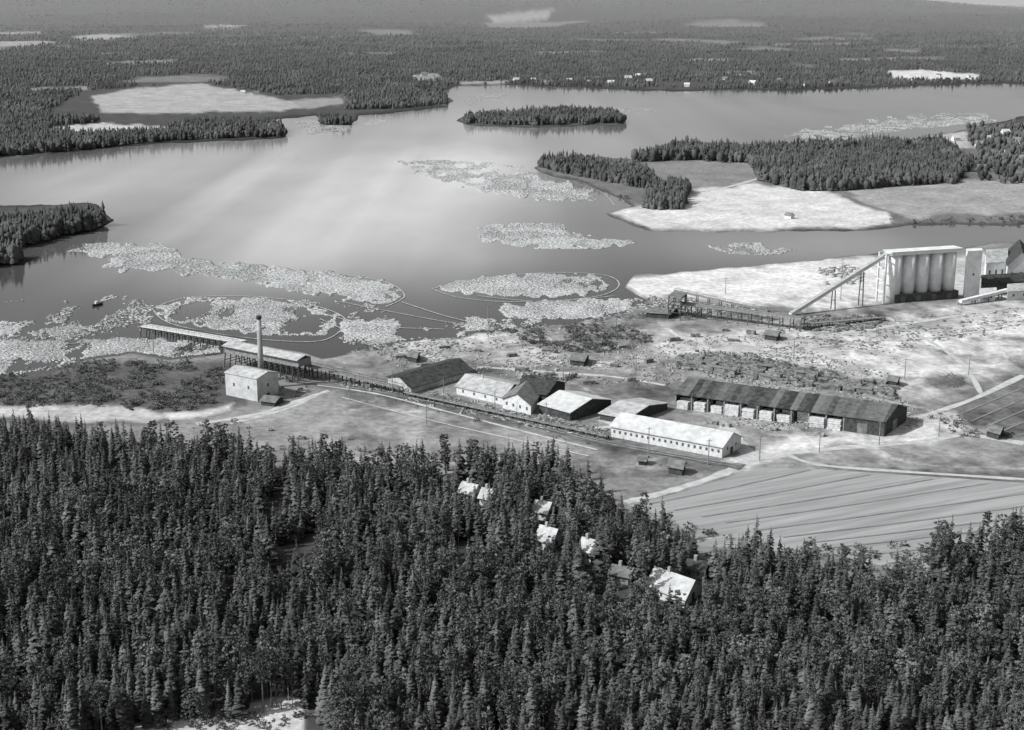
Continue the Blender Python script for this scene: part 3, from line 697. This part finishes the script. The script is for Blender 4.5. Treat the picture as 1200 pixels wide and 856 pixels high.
trestle('conveyor_trestle','dark covered conveyor bridge on trestles over yard','conveyor',(785,368),(940,388),6,6,4.5,.8,M['wood'],M['steel'],5)
trestle('conveyor_trestle','slender upper conveyor track on trestles','conveyor',(790,360),(900,376),8.4,4.8,2,.5,M['wood'],M['steel'],6)
trestle('conveyor_trestle','short low conveyor by the pulpwood heap','conveyor',(935,388),(1035,376),3,1.6,2.5,.4,M['wood'],M['steel'],6)
# conveyor tower
ctr,L,Wd,fr,ex,ey=frame3((783,374),(797,376),(803,371));e=empty('conveyor_tower',ctr,'dark timber frame tower at conveyor end','tower')
q=MB()
for a in(0,L):
    for b_ in(0,Wd): q.beam((a,b_,-.5),(a,b_,11),.4,.4)
for z in(3.5,7,10.5):
    for b_ in(0,Wd): q.beam((0,b_,z),(L,b_,z),.25,.3)
    for a in(0,L): q.beam((a,0,z),(a,Wd,z),.25,.3)
q.obj('timber_frame',M['dark'],e,fr)
q=MB();q.box((L/2,Wd/2,11.3),(L+1,Wd+1,.4));q.obj('roof',M['greyroof'],e,fr)
# big warehouse
A,B,C=(790,478),(1036,512),(1062,494)
ctr,L,Wd,fr,ex,ey=frame3(A,B,C)
wang=math.atan2(ex.y,ex.x)
e=empty('timber_warehouse',ctr,'very long open-fronted timber warehouse with dark sheet roof','warehouse')
wh,rh=5.6,3.4;sl=rh/(Wd/2);r=MB();ov=.5
rmw=roofmat('warehouse_sheet_roof',.03,.14,wang,2.6,.4)
r.prism([(-ov,wh-ov*sl),(Wd/2,wh+rh),(Wd+ov,wh-ov*sl),(Wd+ov,wh-ov*sl+.25),(Wd/2,wh+rh+.25),(-ov,wh-ov*sl+.25)],-ov,L+ov);r.obj('roof',rmw,e,fr)
q=MB();q.box((L/2,Wd-.15,wh/2-.2),(L,.3,wh));q.obj('rear_wall',M['dark'],e,fr)
q=MB();q.prism([(0.05,-.4),(Wd-.35,-.4),(Wd-.35,wh-.03),(Wd/2,wh+rh-.15),(.05,wh-.03)],L*.82,L-.02);q.obj('enclosed_end',M['dark'],e,fr)
q=MB();q.box((L+.05,Wd*.45,1.9),(.1,4,3.8));q.obj('door',M['wood'],e,fr)
q=MB();q.box((L*.9,0,1.9),(3.6,.1,3.8));q.obj('door',M['greyroof'],e,fr)
q=MB();q.prism([(.4,-.4),(Wd-.35,-.4),(Wd-.35,wh-.03),(Wd/2,wh+rh-.15),(.4,wh-.03)],.02,.3);q.obj('end_wall',M['dark'],e,fr)
nb=10;bay=L*.81/nb
for i in range(nb+1):
    q=MB();q.box((.4+i*bay,.25,wh/2-.3),(.5,.4,wh+.2));q.obj('post',M['wood'],e,fr)
q=MB();q.box((L*.41,.25,wh-.25),(L*.81,.2,.35));q.obj('beam',M['wood'],e,fr)
def lumber(O,ex_,ey_,l,w,h,label,m='woodlight',cover=False,group='stacked lumber'):
    e=empty('lumber_stack',O,label,'lumber stack',group)
    def f(a,b,z): v=ex_*a+ey_*b;return (v.x,v.y,z)
    q=MB();n=max(3,int(h/.7))
    for k in range(n):
        sh=random.uniform(-.12,.12);q.box((sh,sh,h*(k+.5)/n),(l*random.uniform(.95,1),w*random.uniform(.95,1),h/n-.08))
    for a in(-l*.35,0,l*.35): q.box((a,0,h/2-.15),(.15,w*.9,h))
    q.obj('boards',M[m],e,f)
    if cover:
        q=MB();t=.08;o=w/2+.3
        q.prism([(-o,h+.1),(0,h+.7),(o,h+.1),(o,h+.1+t),(0,h+.7+t),(-o,h+.1+t)],-l/2-.3,l/2+.3);q.obj('cover',M['greyroof'],e,f)
for i in range(nb):
    for j in range(2):
        if i==7 and j==0: continue
        a=.4+bay*(i+.5+random.uniform(-.04,.04));O=ctr+ex*(a-L/2)+ey*(((.9 if i%4!=2 else 2.0)+4.4*j)-Wd/2);lumber(O,ex,ey,bay*random.uniform(.68,.86),3.2,random.uniform(2.6,4.3),'pale sawn lumber stacked in the open warehouse bay')
for x,y in[(835,497),(850,500),(905,504),(960,511)]:
    lumber(G(x,y),ex,ey,4,2.0,1.2,'low stack of pale sawn lumber outside warehouse','debris')
for i in range(44):
    t=random.random();x=800+235*t+random.uniform(-8,12);y=428+33*t+random.uniform(-10,5)
    an=wang+random.uniform(-.25,.25);e1=Vector((math.cos(an),math.sin(an),0));e2=Vector((-math.sin(an),math.cos(an),0))
    lumber(G(x,y),e1,e2,random.uniform(3,10),random.uniform(1.8,3),random.uniform(1.,2.8),'weathered dark lumber stack behind the warehouse','oldwood',random.random()<.15)
for x,y in[(612,435),(645,440),(575,447),(430,455),(700,405),(730,408),(860,400),(470,420),(600,418),(850,388),(985,384),(1015,382),(560,412),(520,408),(760,425),(740,447),(640,412),(690,450),(720,430),(790,400),(815,395),(880,392),(500,430),(660,462)]:
    an=random.uniform(-.6,.6);e1=Vector((math.cos(an),math.sin(an),0));e2=Vector((-math.sin(an),math.cos(an),0))
    lumber(G(x,y),e1,e2,random.uniform(3,6),2.2,random.uniform(1.0,1.9),'weathered lumber stack on the open yard','oldwood')
# silos
ctr,L,Wd,fr,ex,ey=frame3((1040,357),(1120,351),(1114,346))
e=empty('concrete_silos',ctr,'row of tall pale concrete silos over a dark base','silos')
Wd2=Wd=8.5
ey=Vector((-ex.y,ex.x,0))
def fr(p,q,z,L=L,Wd=Wd,ex=ex,ey=ey):
    w=ex*(p-L/2)+ey*(q-Wd/2);return (w.x,w.y,z)
q=MB();q.box((L/2+1.5,Wd2/2,1.9),(L-3,Wd2,4.8));q.obj('base_building',M['dark'],e,fr)
ns=5
for i in range(ns):
    R=L/ns/2*.86;q=MB()
    c0=fr(L*(i+.5)/ns,Wd2/2,0);q.cyl((c0[0],c0[1],-.5 if i==0 else 4.35),(c0[0],c0[1],24.5),R,R,24);q.obj('silo',M['concrete'],e,smooth=True)
q=MB();q.box((L/2,Wd2/2,25.3),(L+.8,Wd2*.9,1.5));q.obj('head_house',M['concrete'],e,fr)
q=MB();q.box((L/2,Wd2/2,26.3),(L+1.6,Wd2,.3));q.obj('roof',M['concrete'],e,fr)
for i in range(ns-1):
    q=MB();q.box((3+(L-4)*(i+.5)/(ns-1),-.04,2.0),(2.4,.1,2.6));q.obj('opening',M['glass'],e,fr)
a=-3.2;q=MB()
for b_ in(1,Wd2-1): q.beam((a,b_,-.5),(a,b_,25.6),.7,.7)
for z in(6,12,18,24): q.beam((a,1,z),(a,Wd2-1,z),.5,.5)
q.beam((a,1,25.4),(-.5,1,25.4),.6,.6);q.beam((a,Wd2-1,25.4),(-.5,Wd2-1,25.4),.6,.6);q.obj('frame',M['concrete'],e,fr)
# inclined conveyor
top=ctr+Vector(fr(-1.5,Wd2/2,0));top.z=0
pa=G(926,370);d=top-pa;d.z=0
e=empty('inclined_conveyor',(pa+top)/2,'long pale inclined conveyor gallery rising to silo top','conveyor');c0=(pa+top)/2;c0.z=1
q=MB();q.beam(pa-c0+Vector((0,0,.8)),Vector((top.x,top.y,1))-c0+Vector((0,0,25)),2.0,1.6);q.obj('gallery',M['concrete'],e)
q=MB();q.beam(pa-c0+Vector((0,0,1.8)),Vector((top.x,top.y,1))-c0+Vector((0,0,26.0)),2.4,.2);q.obj('roof',M['conc2'],e)
u=d.normalized();nn=Vector((-u.y,u.x,0))
for s in(.45,.75):
    p=pa+d*s-c0;z=.8+24.2*s-1.2;q=MB()
    for sg in(-1,1): q.beam((p.x+nn.x*sg*1.6,p.y+nn.y*sg*1.6,-.5),(p.x+nn.x*sg*.9,p.y+nn.y*sg*.9,z),.4,.4)
    q.beam((p.x-nn.x*1.2,p.y-nn.y*1.2,z*.5),(p.x+nn.x*1.2,p.y+nn.y*1.2,z*.5),.3,.3)
    q.obj('support',M['steel'],e)
# tower & mill blocks
def block(name,label,cat,A,B,C,h,wm,rm,nw=0,nf=1):
    ctr,L,Wd,fr,ex,ey=frame3(A,B,C);e=empty(name,ctr,label,cat)
    q=MB();q.box((L/2,Wd/2,h/2-.3),(L,Wd,h+.6));q.obj('wall',wm,e,fr)
    q=MB();q.box((L/2,Wd/2,h+.25),(L+.6,Wd+.6,.45));q.obj('roof',rm,e,fr)
    for k in range(nf):
        for i in range(nw):
            q=MB();q.box((L*(i+.5)/nw,-.03,h*(k+.5)/nf),(1.0,.08,1.3));q.obj('window',M['glass'],e,fr)
block('concrete_tower','tall pale concrete elevator tower','tower',(1130,349),(1147,348),(1145,345),24,M['concrete'],M['concrete'],1,1)
gable('mill_building','dark gabled mill building beside the silos','mill building',(1150,346),(1200,343),(1198,336),6,3,M['darkroof'],M['dark'],nwin=5)
gable('mill_building','tall mill hall with steep pale roof','mill building',(1154,334),(1178,332),(1176,322),12,5,M['paleroof'],M['concrete'],nwin=3,win=(1.3,2.4),gwin=1)
# gable end towards the lake yard
gable('mill_building','tall mill hall with pale gable and dark roof','mill building',(1210,338),(1206,322),(1176,323),13,7,M['darkroof'],M['concrete'],fwin=3,ndoor=0,win=(1.3,2.4))
gable('mill_building','pale mill hall with steep grey roof','mill building',(1214,336),(1266,332),(1263,322),15,6,M['greyroof'],M['concrete'],nwin=5,win=(1.3,2.4))
gable('mill_building','low pale mill annex with light roof','mill building',(1180,353),(1290,345),(1288,339),5,2.4,M['paleroof'],M['white'],nwin=9)
gable('mill_building','small pale gabled annex at the tower foot','mill building',(1148,354),(1166,353),(1165,349),4,2.0,M['whiteroof'],M['white'],nwin=2)
trestle('conveyor_trestle','long pale conveyor bridge beside the mill','conveyor',(1125,358),(1260,340),2,9,2.4,1.4,M['concrete'],M['steel'],9,False)
# houses in the wood
HL=['white wooden villa with pale roof among spruces']*5+['low grey-roofed outbuilding between trees','large white house with broad pale roof in clearing','low dark-roofed outbuilding behind white house']
for (A,B,C,wh,rh),lb,i in zip(HOUSES,HL,range(8)):
    gable('wooden_house',lb,'house',A,B,C,wh,rh,M['greyroof'] if i==5 else(M['darkroof'] if i==7 else M['houseroof']),M['white'] if i not in(5,7) else M['wood'],nwin=2 if i!=6 else 4,win=(.7,1.0),chim=1,group='houses in the wood')
# distant houses
def dist_house(x,y,s,dark):
    c=G(x,y);c.z=1.0 if y>80 else float(hillz(np.array(c.x),np.array(c.y)))+1
    e=empty('village_house',c,'small pale house among lakeside trees' if not dark else 'small dark-roofed house with pale walls among trees','house','houses along the lake')
    a=random.uniform(-.9,.9);e.rotation_euler=(0,0,a);e.scale=(s,s,s)
    for nm,me in(('wall',HWM),('roof',HRM[dark])):
        o=bpy.data.objects.new(nm,me);COL.objects.link(o);o.parent=e
q=MB();q.prism([(-4,-.5),(4,-.5),(4,4.5),(0,8),(-4,4.5)],-5.5,5.5);HWM=bpy.data.meshes.new('wall');HWM.from_pydata(q.v,[],q.f);HWM.materials.append(M['white'])
HRM=[]
for mm in('whiteroof','greyroof'):
    q=MB();q.prism([(-4.6,4.05),(0,8.05),(4.6,4.05),(4.6,4.35),(0,8.35),(-4.6,4.35)],-6,6);h=bpy.data.meshes.new('roof');h.from_pydata(q.v,[],q.f);h.materials.append(M[mm]);HRM.append(h)
for x,y in[(485,92),(497,91),(508,93),(285,110),(640,99),(667,99),(690,100),(699,97),(716,100),(736,96),(748,91),(760,100),(805,102),(850,95),(868,90),(882,101),(913,98),(944,102),(975,100),(986,96),(1060,97),(1100,90),(226,160),(180,162),(1148,172),(1160,164),(1178,158),(1192,168),(1180,182),(1200,190),(1120,165),(1165,185),(100,48),(132,47),(255,34),(1150,200),(1210,175),(605,97),(1135,93),(40,150),(300,112),(625,96),(1024,97)]:
    dist_house(x,y-(random.uniform(0,2.5) if 90<y<104 else 0),random.uniform(.6,1.15) if y<140 else random.uniform(.6,.85),int(random.random()<.55))
dist_house(925,256,.5,1)
# utility poles
def pole(x,y,h,label='slender wooden utility pole with crossarm on yard'):
    e=empty('utility_pole',G(x,y),label,'pole','utility poles')
    q=MB();q.cyl((0,0,-.5),(0,0,h),.2,.13,6);q.obj('pole',M['wood'],e)
    q=MB();q.beam((-.9,.22,h-.7),(.9,.22,h-.7),.12,.14);q.obj('crossarm',M['wood'],e)
for x,y,h in[(180,412,9),(572,396,15),(985,352,22),(520,470,9),(580,485,9),(640,500,9),(700,518,9),(760,530,9),(830,545,9),(460,462,9),(890,540,9),(960,530,9),(1030,522,9),(1100,512,9),(660,452,9),(880,480,8),(1060,445,9),(1135,440,9),(930,420,9),(745,440,9),(500,500,8),(410,470,8),(850,345,9),(722,385,9)]:
    pole(x,y,h)
# boats
def boat(x,y,L,ang,label):
    c=G(x,y,.0);e=empty('work_boat',c,label,'boat')
    e.rotation_euler=(0,0,ang);q=MB();n=9;W_=L*.16
    for i in range(n):
        t=i/(n-1);w=W_*math.sin(math.pi*min(1,.12+t*.88)*.98)**.6+.05;xx=(.5-t)*L*1.0;sh=.25*(abs(t-.5)*2)**2
        q.v+=[(xx,-w,.9+sh),(xx,-w*.6,-.2),(xx,w*.6,-.2),(xx,w,.9+sh)]
    for i in range(n-1):
        for k in range(3): q.f.append((4*i+k,4*i+4+k,4*i+5+k,4*i+1+k))
        q.f.append((4*i,4*i+3,4*i+7,4*i+4))
    q.f+=[(0,1,2,3),(4*n-1,4*n-2,4*n-3,4*n-4)]
    q.obj('hull',M['dark'],e)
    q=MB();q.box((-L*.05,0,1.5),(L*.25,W_*1.0,1.2));q.obj('cabin',M['white'],e)
    q=MB();q.cyl((L*.12,0,.9),(L*.12,0,2.4),.2,.18,8);q.obj('funnel',M['steel'],e)
boat(114,358,7,1.1,'small dark tug with pale cabin on the lake')
# ---------------- light ----------------
sd_dir=Vector((-.80,-.26,.72)).normalized()
el=math.asin(sd_dir.z);az=math.atan2(sd_dir.x,sd_dir.y)
w=bpy.data.worlds.new('World');SC.world=w;w.use_nodes=True;nt=w.node_tree
sky=nt.nodes.new('ShaderNodeTexSky');sky.sky_type='NISHITA';sky.sun_disc=False;sky.sun_elevation=el;sky.sun_rotation=az
sky.dust_density=3.0
bw=nt.nodes.new('ShaderNodeRGBToBW');nt.links.new(sky.outputs[0],bw.inputs[0])
bg=nt.nodes['Background'];nt.links.new(bw.outputs[0],bg.inputs[0]);bg.inputs[1].default_value=.15
s=bpy.data.lights.new('sun','SUN');s.energy=4.6;s.angle=math.radians(.5);s.color=(1,1,.995)
so=bpy.data.objects.new('sun',s);COL.objects.link(so);so.rotation_euler=(-sd_dir).to_track_quat('-Z','Y').to_euler()
cam=bpy.data.cameras.new('camera');cam.sensor_width=36;cam.lens=36*F/1200;cam.clip_start=1;cam.clip_end=200000
co=bpy.data.objects.new('camera',cam);COL.objects.link(co);co.location=(0,0,ALT);co.rotation_euler=(math.pi/2-PIT,0,0);SC.camera=co
SC.view_settings.view_transform='Standard';SC.view_settings.look='None';SC.view_settings.exposure=0
